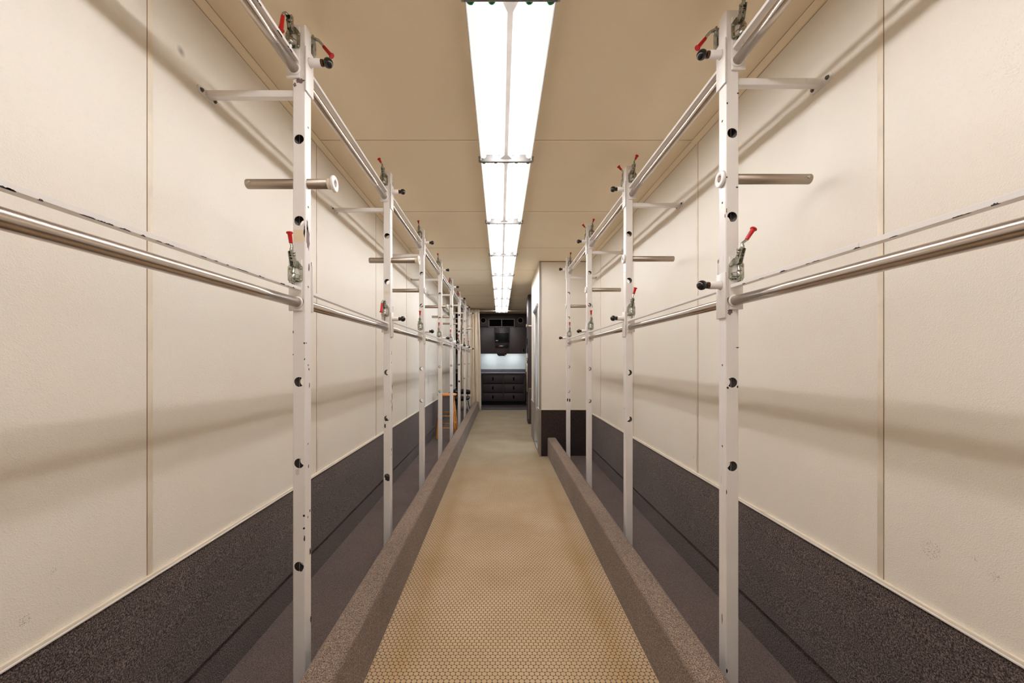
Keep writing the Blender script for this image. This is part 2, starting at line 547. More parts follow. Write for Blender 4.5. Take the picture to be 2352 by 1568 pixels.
for (xw, s, y1) in ((XL, 1, YW), (XR, -1, YP)):
    b = MB()
    b.prism([(xw, Y0, ZC), (xw + s * 0.027, Y0, ZC), (xw + s * 0.023, Y0, ZC - 0.006), (xw + s * 0.006, Y0, ZC - 0.024), (xw, Y0, ZC - 0.027)], (0, y1 - Y0, 0), M['ceil'])
    b.box(min(xw, xw + s * 0.001), max(xw, xw + s * 0.001), Y0, y1, ZC - 0.0286, ZC - 0.027, M['gap'])
    b.box(min(xw + s * 0.027, xw + s * 0.0284), max(xw + s * 0.027, xw + s * 0.0284), Y0, y1, ZC - 0.001, ZC, M['gap'])
    trim(b)
    # dado cap: pale J mould
    b = MB()
    b.box(min(xw, xw + s * 0.010), max(xw, xw + s * 0.010), Y0, y1, DADO, DADO + 0.012, M['batten'], 0.002)
    b.box(min(xw + s * 0.003, xw + s * 0.0125), max(xw + s * 0.003, xw + s * 0.0125), Y0, y1, DADO - 0.004, DADO + 0.002, M['paint_clean'], 0.001)
    trim(b)
b = MB(); b.box(XP - 0.008, XR, YP - 0.008, YP, DADO + 0.022, DADO + 0.030, M['batten'])
b.box(XP - 0.008, XP, YP, DY0 - 0.006, DADO + 0.022, DADO + 0.030, M['batten'])
b.box(XP - 0.008, XP, DY1 + 0.006, YPE, DADO + 0.022, DADO + 0.030, M['batten']); trim(b)
b = MB(); b.box(XP - 0.007, XP + 0.018, YP - 0.0075, YP - 0.005, 0, ZC, M['alu'])
b.box(XP - 0.0085, XP - 0.006, YP - 0.0075, YP + 0.018, 0, ZC, M['alu']); trim(b)
b = MB(); b.box(XP, XR, YP - 0.008, YP, ZC - 0.008, ZC, M['gap']); trim(b)

# ------------------------------------------------------------------ carpeted kerbs
def kerb(x_in, s, y0, y1, label):
    """s=-1: extends to the left of x_in"""
    pr = [(0, 0.0), (0, KH - 0.020)]
    for k in range(1, 9):
        a = pi - pi / 2 * k / 8
        pr.append((0.020 + 0.020 * cos(a), KH - 0.020 + 0.020 * sin(a)))
    for k in range(0, 9):
        a = pi / 2 - pi / 2 * k / 8
        pr.append((KW - 0.022 + 0.022 * cos(a), KH - 0.022 + 0.022 * sin(a)))
    pr.append((KW, 0.0))
    b = MB()
    b.prism([(x_in + s * px, y0, z) for px, z in pr], (0, y1 - y0, 0), M['carpet_kerb'])
    return tag(b.build('carpeted_kerb'), label, 'kerb')
kerb(KL, -1, Y0 + 0.002, 10.58, 'long taupe carpeted kerb on the left, between the aisle floor and the left row of posts')
kerb(KR, 1, Y0 + 0.002, YP - 0.007, 'taupe carpeted kerb on the right, running from the camera to the cream partition')

# ------------------------------------------------------------------ rack posts
PW = 0.0508
def post_face(b, a0, a1, to3, z0, z1, holes, m, nseg=28):
    """one side of a square tube between a0..a1, outer and inner skin, with rimmed round holes; to3(a, z, depth)"""
    holes = sorted(holes)
    T = 0.0028
    am, hw = (a0 + a1) / 2, (a1 - a0) / 2
    rims = []
    for depth in (0.0, T):
        z = z0
        mm = m if depth == 0.0 else M['inner']
        def quad(za, zb):
            b._fin([b.bm.faces.new([b.bm.verts.new(to3(c[0], c[1], depth)) for c in ((a0, za), (a1, za), (a1, zb), (a0, zb))])], mm, False)
        cs = []
        for hz, hr in holes:
            e = hr + 0.006
            quad(z, hz - e)
            sq, ci = [], []
            for k in range(nseg):
                t = 2 * pi * (k + 0.5) / nseg
                c, s = cos(t), sin(t)
                f = 1 / max(abs(c), abs(s))
                sq.append((am + c * f * hw, hz + s * f * e))
                ci.append((am + c * hr, hz + s * hr))
            # corners of the square belong to the ring as well
            S = [b.bm.verts.new(to3(p[0], p[1], depth)) for p in sq]
            C = [b.bm.verts.new(to3(p[0], p[1], depth)) for p in ci]
            fs = []
            for k in range(nseg):
                j = (k + 1) % nseg
                p, q = sq[k], sq[j]
                side_p = abs(abs(p[0] - am) - hw) < 1e-7
                side_q = abs(abs(q[0] - am) - hw) < 1e-7
                if side_p != side_q:
                    cx = p[0] if side_p else q[0]
                    cz = q[1] if side_p else p[1]
                    K = b.bm.verts.new(to3(cx, cz, depth))
                    fs.append(b.bm.faces.new((S[k], K, S[j], C[j], C[k])))
                else:
                    fs.append(b.bm.faces.new((S[k], S[j], C[j], C[k])))
            b._fin(fs, mm, False)
            cs.append(C)
            z = hz + e
        quad(z, z1)
        rims.append(cs)
    for A, B in zip(*rims):
        b._fin([b.bm.faces.new((A[k], A[(k + 1) % nseg], B[(k + 1) % nseg], B[k])) for k in range(nseg)], m, True)

def post_mesh(side, z1, front, side_h, pins, flakes=()):
    """side=-1 left row (aisle on +x), +1 right row. origin: post centre at the floor"""
    h = PW / 2
    cr = 0.005
    b = MB()
    m = M['paint']
    big = [(HF + x, 0.0196) for x in front]
    sh = [(HF + x, 0.0200) for x in side_h]
    pn = [(HF + x, 0.0048) for x in pins]
    al = 1 if side < 0 else -1
    f = h - cr
    post_face(b, -f, f, lambda a, z, d: Vector((a, -h + d, z)), 0, z1, big, m)
    post_face(b, -f, f, lambda a, z, d: Vector((a, h - d, z)), 0, z1, big, m)
    post_face(b, -f, f, lambda a, z, d: Vector((al * (h - d), a, z)), 0, z1, sh + pn, m)
    post_face(b, -f, f, lambda a, z, d: Vector((-al * (h - d), a, z)), 0, z1, sh, m)
    for sx in (-1, 1):
        for sy in (-1, 1):
            for rr in (cr, cr - 0.0028):
                pr = [(sx * (f + rr * cos(t)), sy * (f + rr * sin(t))) for t in [pi / 2 * k / 5 for k in range(6)]]
                A = [b.bm.verts.new((x, y, 0)) for x, y in pr]
                B = [b.bm.verts.new((x, y, z1)) for x, y in pr]
                b._fin([b.bm.faces.new((A[k], A[k + 1], B[k + 1], B[k])) for k in range(5)], m, True)
    b.box(-f, f, -f, f, z1 - 0.003, z1, m)
    flake_shapes(b, side, flakes)
    return b.mesh('tube')

def flake_shapes(b, side, rows):
    """irregular flakes of missing paint: (face, a, z above the post's foot, w, h, material)"""
    al = 1 if side < 0 else -1
    rr = random.Random(len(rows) * 13 + side)
    h = PW / 2 + 0.0001
    for face, a, z, w, hh, mk in rows:
        n = 16
        poly = []
        for k in range(n):
            t = 2 * pi * k / n
            q = 1.0 if mk == 'tape' else rr.uniform(0.62, 1.12)
            cx, cz = cos(t), sin(t)
            if mk == 'tape':
                f = 1 / max(abs(cx), abs(cz)); cx *= f; cz *= f * rr.uniform(0.96, 1.0)
            aa = max(-PW / 2 + 0.0010, min(PW / 2 - 0.0010, a + cx * q * w / 2))
            zz = z + cz * q * hh / 2
            poly.append((aa, -h, zz) if face == 'f' else (al * h, aa, zz))
        b.prism(poly, (0, -0.0004, 0) if face == 'f' else (al * 0.0004, 0, 0), M[mk])

def brace_mesh(side, length):
    """from the post's wall face to the wall, local x towards the wall = side"""
    b = MB()
    x0, x1 = side * PW / 2, side * (PW / 2 + length - 0.004)
    b.box(min(x0, x1), max(x0, x1), -0.0135, 0.0135, -0.0135, 0.0135, M['paint'], 0.0025)
    return b.mesh('wall_brace')

def plate_mesh(side):
    b = MB()
    pr = []
    L, R = 0.036, 0.018
    for k in range(9):
        a = -pi / 2 + pi * k / 8
        pr.append((L + R * cos(a), R * sin(a)))
    for k in range(9):
        a = pi / 2 + pi * k / 8
        pr.append((-L + R * cos(a), R * sin(a)))
    b.prism([(0, y, z) for y, z in pr], (-side * 0.005, 0, 0), M['paint'])
    return b.mesh('wall_plate')

def bolt_mesh(side):
    b = MB()
    b.lathe((0, 0, 0), (-side, 0, 0), [(0, 0.0085), (0.002, 0.0085), (0.002, 0.0062), (0.007, 0.0060), (0.0075, 0.005)], M['bolt'], 6, False)
    return b.mesh('bolt')

L_HOLES = [0.884, 0.558, 0.2335, -0.087, -0.413]
PINS = [0.945, 0.622, 0.298, -0.02, -0.34]
GP = 'white steel posts of the two hanging racks'
POST_L = [1.568 + PW / 2 + 1.2192 * k for k in range(8)]
POST_R = [1.525 + PW / 2 + 1.2192 * k for k in range(4)]
XPL, XPR = -0.8055, 0.9035
lab_L = ['nearest white rack post in the left row, peeled brown beside a strip of yellowed tape',
         'second white rack post of the left row, dark scraped patch low on its front',
         'third white rack post from the camera in the left row',
         'fourth white rack post of the left row, overlapping the near side of the wooden stool',
         'fifth white rack post of the left row, crossing the middle of the wooden stool',
         'sixth white rack post of the left row, between wooden stool and black chair',
         'seventh white rack post of the left row, standing in front of the black chair',
         'last white rack post of the left row, closest to the cream curtain']
lab_R = ['nearest white rack post in the right row, big round holes down its front',
         'second white rack post from the camera in the right row',
         'third white rack post from the camera in the right row',
         'farthest white rack post of the right row, just before the cream partition']
def make_post(i, side, x, y, zt, label):
    t = thing('rack_post', label, 'post', (x, y, 0.006), GP)
    if side < 0 and i < 2: fr = L_HOLES + [-0.826]
    else: fr = L_HOLES
    fl = FLAKES.get((side, i), ())
    me = cached(('post', side, len(fr), i if fl else -1), lambda: post_mesh(side, HF + zt - 0.006, [q - 0.006 for q in fr], [0.716 - 0.006], [q - 0.006 for q in PINS], fl))
    put('tube', me, t)
    hz = HF + (1.076 if side < 0 else 1.094) - 0.006
    ln = (x - XL if side < 0 else XR - x) - PW / 2
    put('wall_brace', cached(('brace', side), lambda: brace_mesh(side, ln)), t, (0, 0, hz))
    pl = put('wall_plate', cached(('plate', side), lambda: plate_mesh(side)), t, (side * (PW / 2 + ln - 0.0003), 0.002, hz))
    for yy, zz in ((-0.036, 0.0), (0.036, 0.0)):
        put('bolt', cached(('bolt', side), lambda: bolt_mesh(side)), pl, (-side * 0.005, yy, zz))
    return t
def zf(px_y, yy): return HF + (827 - px_y) * yy / F_PX - 0.006
FLAKES = {}
yf, ya = 1.568, 1.590
FLAKES[-1, 0] = [('a', -0.004, zf(546, ya), 0.030, 0.105, 'chip'), ('a', -0.010, zf(520, ya), 0.012, 0.06, 'chip'), ('a', 0.004, zf(613, ya), 0.013, 0.034, 'chip'),
        ('a', 0.004, zf(836 + 12, ya), 0.008, 0.012, 'chip_dark'), ('a', 0.008, zf(885, ya), 0.006, 0.024, 'chip_dark'),
        ('a', 0.012, zf(1176, ya), 0.008, 0.012, 'chip_dark'), ('a', 0.014, zf(1271, ya), 0.012, 0.03, 'chip_dark'),
        ('a', 0.0, zf(1071, ya), 0.007, 0.02, 'chip_dark'), ('a', -0.004, zf(1187, ya), 0.008, 0.008, 'chip'),
        ('a', 0.02, zf(1430, ya), 0.01, 0.03, 'chip_dark'), ('a', -0.018, zf(788, ya), 0.007, 0.006, 'chip_dark'),
        ('f', 0.022, zf(788, yf), 0.010, 0.008, 'chip_dark'), ('f', -0.024, zf(762, yf), 0.006, 0.012, 'chip_dark'),
        ('f', -0.024, zf(814, yf), 0.006, 0.008, 'chip_dark'), ('f', 0.020, zf(1184, yf), 0.010, 0.010, 'chip_dark'),
        ('f', 0.020, zf(1213, yf), 0.011, 0.010, 'chip_dark'), ('f', 0.022, zf(1236, yf), 0.006, 0.03, 'chip_dark'),
        ('f', 0.004, zf(186, yf), 0.040, 0.022, 'chip'), ('f', -0.016, zf(195, yf), 0.012, 0.018, 'chip'),
        ('f', 0.002, zf(541, yf), 0.0485, 0.050, 'tape'), ('f', 0.022, zf(530, yf), 0.007, 0.06, 'chip'),
        ('f', 0.008, zf(1308, yf), 0.014, 0.020, 'chip_dark'), ('f', -0.006, zf(1083, yf), 0.018, 0.030, 'ballast')]
yf, ya = 2.787, 2.81
FLAKES[-1, 1] = [('f', -0.006, zf(964, yf), 0.024, 0.022, 'chip_dark'), ('f', -0.014, zf(978, yf), 0.012, 0.034, 'chip_dark'),
        ('f', 0.004, zf(1099, yf), 0.036, 0.042, 'chip_dark'), ('a', 0.0, zf(811, ya), 0.008, 0.036, 'chip'),
        ('a', 0.0, zf(832, ya), 0.010, 0.012, 'chip_dark'), ('a', 0.010, zf(889, ya), 0.010, 0.04, 'chip_dark'),
        ('a', 0.008, zf(911, ya), 0.010, 0.06, 'chip_dark'), ('a', 0.012, zf(936, ya), 0.010, 0.07, 'chip_dark'),
        ('a', -0.01, zf(922, ya), 0.010, 0.03, 'chip'), ('a', 0.0, zf(1032, ya), 0.012, 0.032, 'chip_dark'),
        ('a', 0.0, zf(1044, ya), 0.008, 0.012, 'chip_dark'), ('f', -0.002, zf(672, yf), 0.030, 0.02, 'tape')]
yf, ya = 1.525, 1.55
FLAKES[1, 0] = [('f', -0.010, zf(716, yf), 0.020, 0.028, 'chip'), ('f', 0.022, zf(214, yf), 0.010, 0.008, 'chip_dark'), ('f', -0.020, zf(237, yf), 0.007, 0.010, 'chip_dark'),
        ('f', -0.022, zf(407, yf), 0.008, 0.006, 'chip_dark'), ('f', 0.018, zf(430, yf), 0.012, 0.006, 'chip_dark'),
        ('f', -0.024, zf(484, yf), 0.008, 0.022, 'chip'), ('a', -0.020, zf(500, ya), 0.008, 0.02, 'chip'),
        ('f', -0.018, zf(890, yf), 0.010, 0.010, 'chip_dark'), ('f', 0.020, zf(888, yf), 0.007, 0.010, 'chip_dark'),
        ('f', 0.020, zf(798, yf), 0.014, 0.005, 'chip_dark'), ('f', -0.024, zf(1130, yf), 0.006, 0.02, 'chip_dark'),
        ('f', -0.022, zf(1540, yf), 0.008, 0.02, 'chip_dark'), ('a', 0.0, zf(1420, ya), 0.006, 0.05, 'chip')]
yf = 5.183
FLAKES[1, 3] = [('f', -0.014, zf(918, yf), 0.020, 0.05, 'chip_dark'), ('f', 0.014, zf(919, yf), 0.022, 0.05, 'chip_dark')]
for i, y in enumerate(POST_L): make_post(i, -1, XPL, y, 1.342, lab_L[i])
for i, y in enumerate(POST_R): make_post(i, 1, XPR, y, 1.362, lab_R[i])

# ------------------------------------------------------------------ hanging pegs (short steel tubes pushed through the posts)
def peg_mesh_body(side):
    b = MB()
    d = Vector((side, 0, 0))        # away from the aisle
    r = 0.0192
    b.lathe((0, 0, 0), d, [(0.006, r), (0.352, r), (0.354, r - 0.001), (0.354, r - 0.003), (0.30, r - 0.003)], M['steel_dull'], 28)
    b.lathe((side * 0.335, -r + 0.002, 0), (0, -1, 0), [(0, 0.006), (0.004, 0.006), (0.005, 0.004)], M['zinc'], 10)
    return b.mesh('peg_tube')
def peg_mesh_collar(side):
    b = MB()
    b.lathe((0, 0, 0), (side, 0, 0), [(0.004, 0.0215), (0.022, 0.0215), (0.024, 0.0202)], M['cream'], 28)
    return b.mesh('collar')
def peg_mesh_cap(side):
    b = MB()
    b.lathe((0, 0, 0), (-side, 0, 0), [(-0.005, 0.030), (-0.003, 0.0325), (0.003, 0.0325), (0.006, 0.030), (0.006, 0.0135), (0.002, 0.0125)], M['paint_clean'], 32)
    b.lathe((0, 0, 0), (-side, 0, 0), [(0.0, 0.0125), (0.004, 0.0120), (0.0045, 0.008)], M['brown_neck'], 20)
    return b.mesh('end_cap')
GH = 'short steel hanging pegs through the rack posts'
# how far each cap stands off the post's aisle face
out_L = [0.105, 0.195, 0.007, 0.075, 0.007, 0.007, 0.135, 0.007]
out_R = [0.007, 0.007, 0.007, 0.007]
peg_words = ['pulled partway out into the aisle', 'pulled far out into the aisle', 'pushed fully in behind the post']
for side, ys, outs, x in ((-1, POST_L, out_L, XPL), (1, POST_R, out_R, XPR)):
    for i, y in enumerate(ys):
        xa = x - side * PW / 2
        k = 2 if outs[i] < 0.02 else (1 if outs[i] > 0.12 else 0)
        t = thing('hanging_peg', 'steel peg through the %s %s post, %s' % (ORD[i], 'left' if side < 0 else 'right', peg_words[k]), 'peg',
                  (xa - side * outs[i], y, HF + 0.716), GH)
        put('peg_tube', cached(('peg', side), lambda: peg_mesh_body(side)), t)
        if k < 2: put('collar', cached(('pegc', side), lambda: peg_mesh_collar(side)), t)
        put('end_cap', cached(('pegcap', side), lambda: peg_mesh_cap(side)), t)

# ------------------------------------------------------------------ clothes rails
RT = 0.019
def clamp_base_mesh():
    """vertical plunger toggle clamp; origin at the plate's centre on the bracket, looking along -y, z up"""
    b = MB()
    z = M['zinc']
    outer = [(0.024, -0.040), (0.029, -0.032), (0.029, 0.020), (0.012, 0.043), (-0.012, 0.043), (-0.029, 0.020), (-0.029, -0.032), (-0.024, -0.040)]
    inner = [(0.015, -0.026), (0.017, -0.022), (0.017, 0.010), (0.009, 0.018), (-0.009, 0.018), (-0.017, 0.010), (-0.017, -0.022), (-0.015, -0.026)]
    b.ring_plate([(x, 0, q) for x, q in outer], [(x, 0, q) for x, q in inner], (0, -0.004, 0), z)
    for x, q in ((0.023, 0.014), (-0.023, 0.014), (0.021, -0.032), (-0.021, -0.032)):
        b.lathe((x, -0.003, q), (0, -1, 0), [(0, 0.0052), (0.003, 0.0046), (0.0042, 0.002)], z, 10)
    # two bowed straps that carry the guide sleeve
    for q in (-0.034, -0.014):
        pts = [(-0.022, -0.004, q), (-0.013, -0.018, q), (0, -0.026, q), (0.013, -0.018, q), (0.022, -0.004, q)]
        for p0, p1 in zip(pts, pts[1:]):
            b.prism([(p0[0], p0[1], q - 0.0018), (p1[0], p1[1], q - 0.0018), (p1[0], p1[1] + 0.004, q - 0.0018), (p0[0], p0[1] + 0.004, q - 0.0018)], (0, 0, 0.0036), z)
    b.tube([(0, -0.021, -0.040), (0, -0.021, -0.008)], 0.0092, z, 14)
    # cheek that carries the lever pivot
    for sx in (-1, 1):
        b.prism([(sx * 0.005, -0.003, 0.018), (sx * 0.005, -0.003, 0.043), (sx * 0.005, -0.020, 0.058), (sx * 0.005, -0.028, 0.050), (sx * 0.005, -0.018, 0.022)], (sx * 0.0025, 0, 0), z)
    b.tube([(-0.010, -0.021, 0.050), (0.010, -0.021, 0.050)], 0.0042, z, 10)
    return b.mesh('toggle_clamp')

def plunger_mesh(drop):
    b = MB()
    b.tube([(0, -0.021, -0.040 - drop), (0, -0.021, 0.022)], 0.0058, M['zinc'], 12)
    b.tube([(0, -0.021, -0.040 - drop), (0, -0.021, -0.032 - drop)], 0.0082, M['brown_neck'], 12)
    return b.mesh('plunger')

def lever_mesh(down, lx, zt):
    """bent links and lever arm; returns mesh and the grip's start and direction"""
    b = MB()
    z = M['zinc']
    if not down:
        for sx in (-0.0062, 0.0062):
            b.prism([(sx, -0.026, 0.018), (sx, -0.016, 0.018), (sx + lx * 0.1, -0.013, 0.062), (sx + lx * 0.1, -0.030, 0.078), (sx + lx * 0.1, -0.040, 0.070)], (0.0026 if sx > 0 else -0.0026, 0, 0), z)
        for q in (0.060, 0.070):
            b.tube([(-0.012, -0.026, q), (0.012, -0.026, q)], 0.0044, z, 10)
        pts = [(0, -0.028, 0.066), (lx * 0.15, -0.030, 0.082), (lx * 0.15, -0.026, 0.094), (lx * 0.45, -0.027, 0.106), (lx * 0.6, -0.028, 0.114)]
        b.tube(pts, [0.0075, 0.0065, 0.0055, 0.0055, 0.0055], z, 10)
        g0, g1 = Vector((lx * 0.45, -0.027, 0.106)), Vector((lx, -0.030, zt))
    else:
        for sx in (-0.0062, 0.0062):
            b.prism([(sx, -0.026, 0.014), (sx, -0.014, 0.018), (sx, -0.014, 0.066), (sx, -0.026, 0.074), (sx, -0.036, 0.064)], (0.0026 if sx > 0 else -0.0026, 0, 0), z)
        for q in (0.050, 0.062):
            b.tube([(-0.013, -0.026, q), (0.013, -0.026, q)], 0.0046, z, 10)
        pts = [(0, -0.026, 0.062), (lx * 0.5, -0.042, 0.064), (lx * 0.8, -0.050, 0.054), (lx, -0.052, 0.040)]
        b.tube(pts, [0.0075, 0.0065, 0.0058, 0.0055], z, 10)
        g0, g1 = Vector((lx * 0.9, -0.051, 0.046)), Vector((lx * 1.2, -0.058, -0.018))
        if abs(lx) > 0.03: g1 = Vector((lx * 1.75, -0.056, 0.006))
    return b.mesh('lever'), g0, g1

def grip_mesh(g0, g1):
    b = MB()
    d = (g1 - g0).normalized()
    L = (g1 - g0).length
    b.tube([g0, g0 + d * 0.003, g1 - d * 0.010, g1 - d * 0.006], [0.0062, 0.0070, 0.0082, 0.011], M['red'], 14)
    b.tube([g1 - d * 0.006, g1 - d * 0.004, g1], [0.0115, 0.0128, 0.0110], M['red'], 14)
    return b.mesh('grip')

def add_clamp(root, loc, face, down, lx, drop, zt=0.150):
    """face=-1 looks towards the camera, +1 away from it"""
    e = put('toggle_clamp', cached('clampbase', clamp_base_mesh), root, loc)
    if face > 0: e.rotation_euler = (0, 0, pi)
    k = (down, round(lx, 3), zt)
    if ('lev', k) not in CACHE:
        CACHE[('lev', k)] = lever_mesh(down, lx, zt)
        CACHE[('grip', k)] = grip_mesh(CACHE[('lev', k)][1], CACHE[('lev', k)][2])
    put('plunger', cached(('plg', round(drop, 3)), lambda: plunger_mesh(drop)), e)
    put('lever', CACHE[('lev', k)][0], e)
    g = put('grip', CACHE[('grip', k)], e)
    g['label'] = 'red vinyl grip'
    return e

def bracket_mesh(side, face, cover, dx, level):
    """carriage plates at a rail's end. origin: the rail's axis on the post's face; +y goes into the post for face=-1"""
    b = MB()
    m = M['bracket']
    f = face
    al = -side                      # aisle direction along x
    t = 0.009
    xw, xa = -al * 0.034, al * 0.0185
    if f > 0: xw, xa = -al * 0.020, al * 0.034
    xw, xa = xw + dx, xa + dx
    b.box(min(xw, xa), max(xw, xa), min(0, f * t), max(0, f * t), -0.033, 0.172 if not (f > 0) else (0.176 if level else 0.160), m, 0.0018)
    # weld ring round the tube's end
    b.lathe((dx, f * t, 0), (0, f, 0), [(0, 0.0245), (0.003, 0.0235), (0.006, 0.0200)], m, 24)
    if cover:
        x0, x1 = al * (PW / 2 + 0.0008), al * (PW / 2 + 0.0068)
        b.box(min(x0, x1), max(x0, x1), -0.006, PW + 0.006, -0.080 if level else -0.064, 0.096 if level else 0.112, m, 0.0012)
    return b.mesh('end_bracket')

def knob_mesh(side):
    al = -side
    b = MB()
    x0 = al * (PW / 2 + 0.0068)
    b.lathe((x0, PW / 2, 0), (al, 0, 0), [(0, 0.0185), (0.004, 0.0165), (0.006, 0.0155), (0.045, 0.0155)], M['bracket'], 20)
    return b.mesh('knob_sleeve')
def ball_mesh(side):
    al = -side
    b = MB()
    x0 = al * (PW / 2 + 0.0068)
    b.lathe((x0 + al * 0.045, PW / 2, 0), (al, 0, 0), [(0, 0.0135), (0.010, 0.0135), (0.012, 0.010)], M['brown_neck'], 8, False)
    R = 0.0195
    pr = [(0.009 + R - R * cos(pi * k / 12), R * sin(pi * k / 12)) for k in range(1, 12)]
    b.lathe((x0 + al * 0.045, PW / 2, 0), (al, 0, 0), pr, M['black_knob'], 24)
    return b.mesh('ball_knob')

GR = 'stainless clothes rails of the two racks'
def clothes_rail(side, level, i, y0, y1, x, z, label, down=False, lx=0.0, cover=True, near=True, knob=True, gap=(0.030, 0.030), nearst=(False, -0.012), worn_bar_far_floor=0):
    """one rail from post face y0 (far side of the nearer post) to y1 (near side of the farther post)"""
    root = thing('clothes_rail', label, 'clothes rail', (x, y1, z), GR)
    L = y1 - y0
    tb = 0.009
    b = MB()
    dx = side * (0.0125 if level else 0.003)
    b.tube([(dx, -L + tb, 0)] + [(dx, -L + tb + (L - 2 * tb) * k / 4, 0) for k in range(1, 4)] + [(dx, -tb, 0)], RT, M['steel'], 40)
    b.build('rail_tube', root)
    # flat white bar that traps the hangers
    al = -side
    g = gap[1]
    b = MB()
    zb0, zb1 = RT + gap[0], RT + gap[1]
    xa, xb = al * 0.020 + dx, al * -0.003 + dx
    ya, yb = -L + 0.016, -0.016
    x_lo, x_hi = min(xa, xb), max(xa, xb)
    t = bmesh.new()
    bmesh.ops.create_cube(t, size=1.0)
    for v in t.verts:
        far = v.co.y > 0
        v.co = Vector((x_lo if v.co.x < 0 else x_hi, yb if far else ya, (zb1 if far else zb0) + (0.0127 if v.co.z > 0 else 0)))
    bmesh.ops.bevel(t, geom=t.edges[:], offset=0.0006, segments=1, affect='EDGES', profile=0.5)
    b.merge(t, M['paint'], False)
    if worn_bar_far_floor:
        rr = random.Random(3 if side < 0 else 11)
        for k in range(worn_bar_far_floor):
            v = rr.random() ** 0.8
            yy = ya + (yb - ya) * v
            zz = zb0 + (zb1 - zb0) * v
            ln, hh = rr.uniform(0.006, 0.03), rr.uniform(0.0012, 0.0045)
            n = 9
            top = [(xa + al * 0.0002, yy - ln / 2 + ln * q / n, zz - 0.0003 + hh * rr.uniform(0.3, 1.0) * sin(pi * q / n) ** 0.5) for q in range(n + 1)]
            b.prism([(xa + al * 0.0002, yy + ln / 2, zz - 0.0004), (xa + al * 0.0002, yy - ln / 2, zz - 0.0004)] + top, (-al * 0.003, 0, 0), M['chip_dark'])
    b.build('hanger_bar', root)
    put('end_bracket', cached(('br', side, -1, cover, level), lambda: bracket_mesh(side, -1, cover, dx, level)), root)
    drop = max(0.0, 0.121 - 0.040 - (RT + gap[1] + 0.0127))
    zt = 0.134 if level else 0.150
    add_clamp(root, (-al * 0.006 + dx, -tb, 0.121), -1, down, lx, drop, zt)
    if near:
        put('end_bracket', cached(('br', side, 1, False, level), lambda: bracket_mesh(side, 1, False, dx, level)), root, (0, -L, 0))
        nd, nl = nearst
        if level and nl < 0: nd, nl = True, 0.0
        add_clamp(root, (al * (0.010 if level and nl > 0 else -0.004), -L + tb, (0.140 if nl > 0 else 0.112) if nd else 0.110), 1, nd, -al * nl, max(0.0, (0.140 if nl > 0 else 0.110) - 0.040 - (RT + gap[0] + 0.0127)), zt)
    if knob:
        put('knob_sleeve', cached(('ks', side), lambda: knob_mesh(side)), root, (0, 0, 0.050 if level else 0.067))
        o = put('ball_knob', cached(('kb', side), lambda: ball_mesh(side)), root, (0, 0, 0.050 if level else 0.067))
        o['label'] = 'glossy black ball knob on a brown collar'
    return root

ZU, ZL = HF + 1.158, HF + 0.2295
h2 = PW / 2
for side, ys, x, word in ((-1, POST_L, XPL, 'left'), (1, POST_R, XPR, 'right')):
    for lev in (1, 0):
        for i, y in enumerate(ys):
            y1 = y - h2
            y0 = ys[i - 1] + h2 if i else y - 1.2192 + h2
            where = 'from the first post past the camera' if i == 0 else 'between the %s and %s posts' % (ORD[i - 1], ORD[i])
            lab = '%s stainless clothes rail of the %s rack, %s' % ('upper' if lev else 'lower', word, where)
            kw = dict(down=False, lx=0.0)
            if side < 0 and lev == 1: kw = [dict(down=True, lx=-0.014, gap=(0.010, 0.006), worn_bar_far_floor=16), dict(lx=-0.028, gap=(0.026, 0.012), nearst=(True, 0.042)), dict(lx=-0.006), dict(lx=-0.004), dict(down=True, lx=-0.006, gap=(0.01, 0.006)), dict(down=True, lx=0.01, gap=(0.01, 0.006)), dict(lx=0.006), dict(lx=-0.004)][i]
            if side < 0 and lev == 0: kw = [dict(lx=-0.008, cover=False, knob=False, gap=(0.025, 0.028), worn_bar_far_floor=30), dict(down=True, lx=-0.010, gap=(0.026, 0.006)), dict(lx=0.002), dict(lx=0.003), dict(lx=0.002), dict(lx=0.002), dict(lx=0.002), dict(lx=0.002)][i]
            if side > 0 and lev == 1: kw = [dict(lx=0.010, gap=(0.014, 0.022)), dict(lx=0.024, gap=(0.012, 0.020), nearst=(True, 0.040)), dict(lx=0.016, nearst=(False, 0.040)), dict(lx=0.004, nearst=(False, 0.040))][i]
            if side > 0 and lev == 0: kw = [dict(lx=0.050, gap=(0.030, 0.030), worn_bar_far_floor=14), dict(lx=0.022, gap=(0.03, 0.020)), dict(lx=-0.002), dict(lx=0.0)][i]
            clothes_rail(side, lev, i, y0, y1, x, ZU if lev else ZL, lab, **kw)

# ------------------------------------------------------------------ ceiling lights
XF = 0.040                         # centre line of the row
FW = 0.177                         # half width
PITCH = 1.2235
def housing_mesh():
    b = MB()
    pr = [(-FW, 0), (-FW, -0.045), (-FW + 0.003, -0.0455), (-FW + 0.005, -0.040), (-FW + 0.022, -0.010), (-0.030, -0.010), (0.030, -0.010), (FW - 0.022, -0.010), (FW - 0.005, -0.040), (FW - 0.003, -0.0455), (FW, -0.045), (FW, 0)]
    b.prism([(x, 0.004, z) for x, z in pr], (0, PITCH - 0.008, 0), M['fix_white'])
    return b.mesh('housing')
def ballast_mesh():
    b = MB()
    pr = [(-0.012, 0), (0.012, 0), (0.034, 0.030), (-0.034, 0.030)]
    z0 = -0.036
    b.prism([(x, 0.075, z0 + z) for x, z in pr], (0, PITCH - 0.135, 0), M['ballast'])
    for y0, y1, s in ((0.012, 0.075, 1), (PITCH - 0.060, PITCH - 0.012, -1)):
        wa, wb = (0.040, 0.012) if s > 0 else (0.012, 0.040)
        b.prism([(-wa, y0, z0), (wa, y0, z0), (wb, y1, z0), (-wb, y1, z0)], (0, 0, 0.028), M['ballast'])
    return b.mesh('ballast_cover')
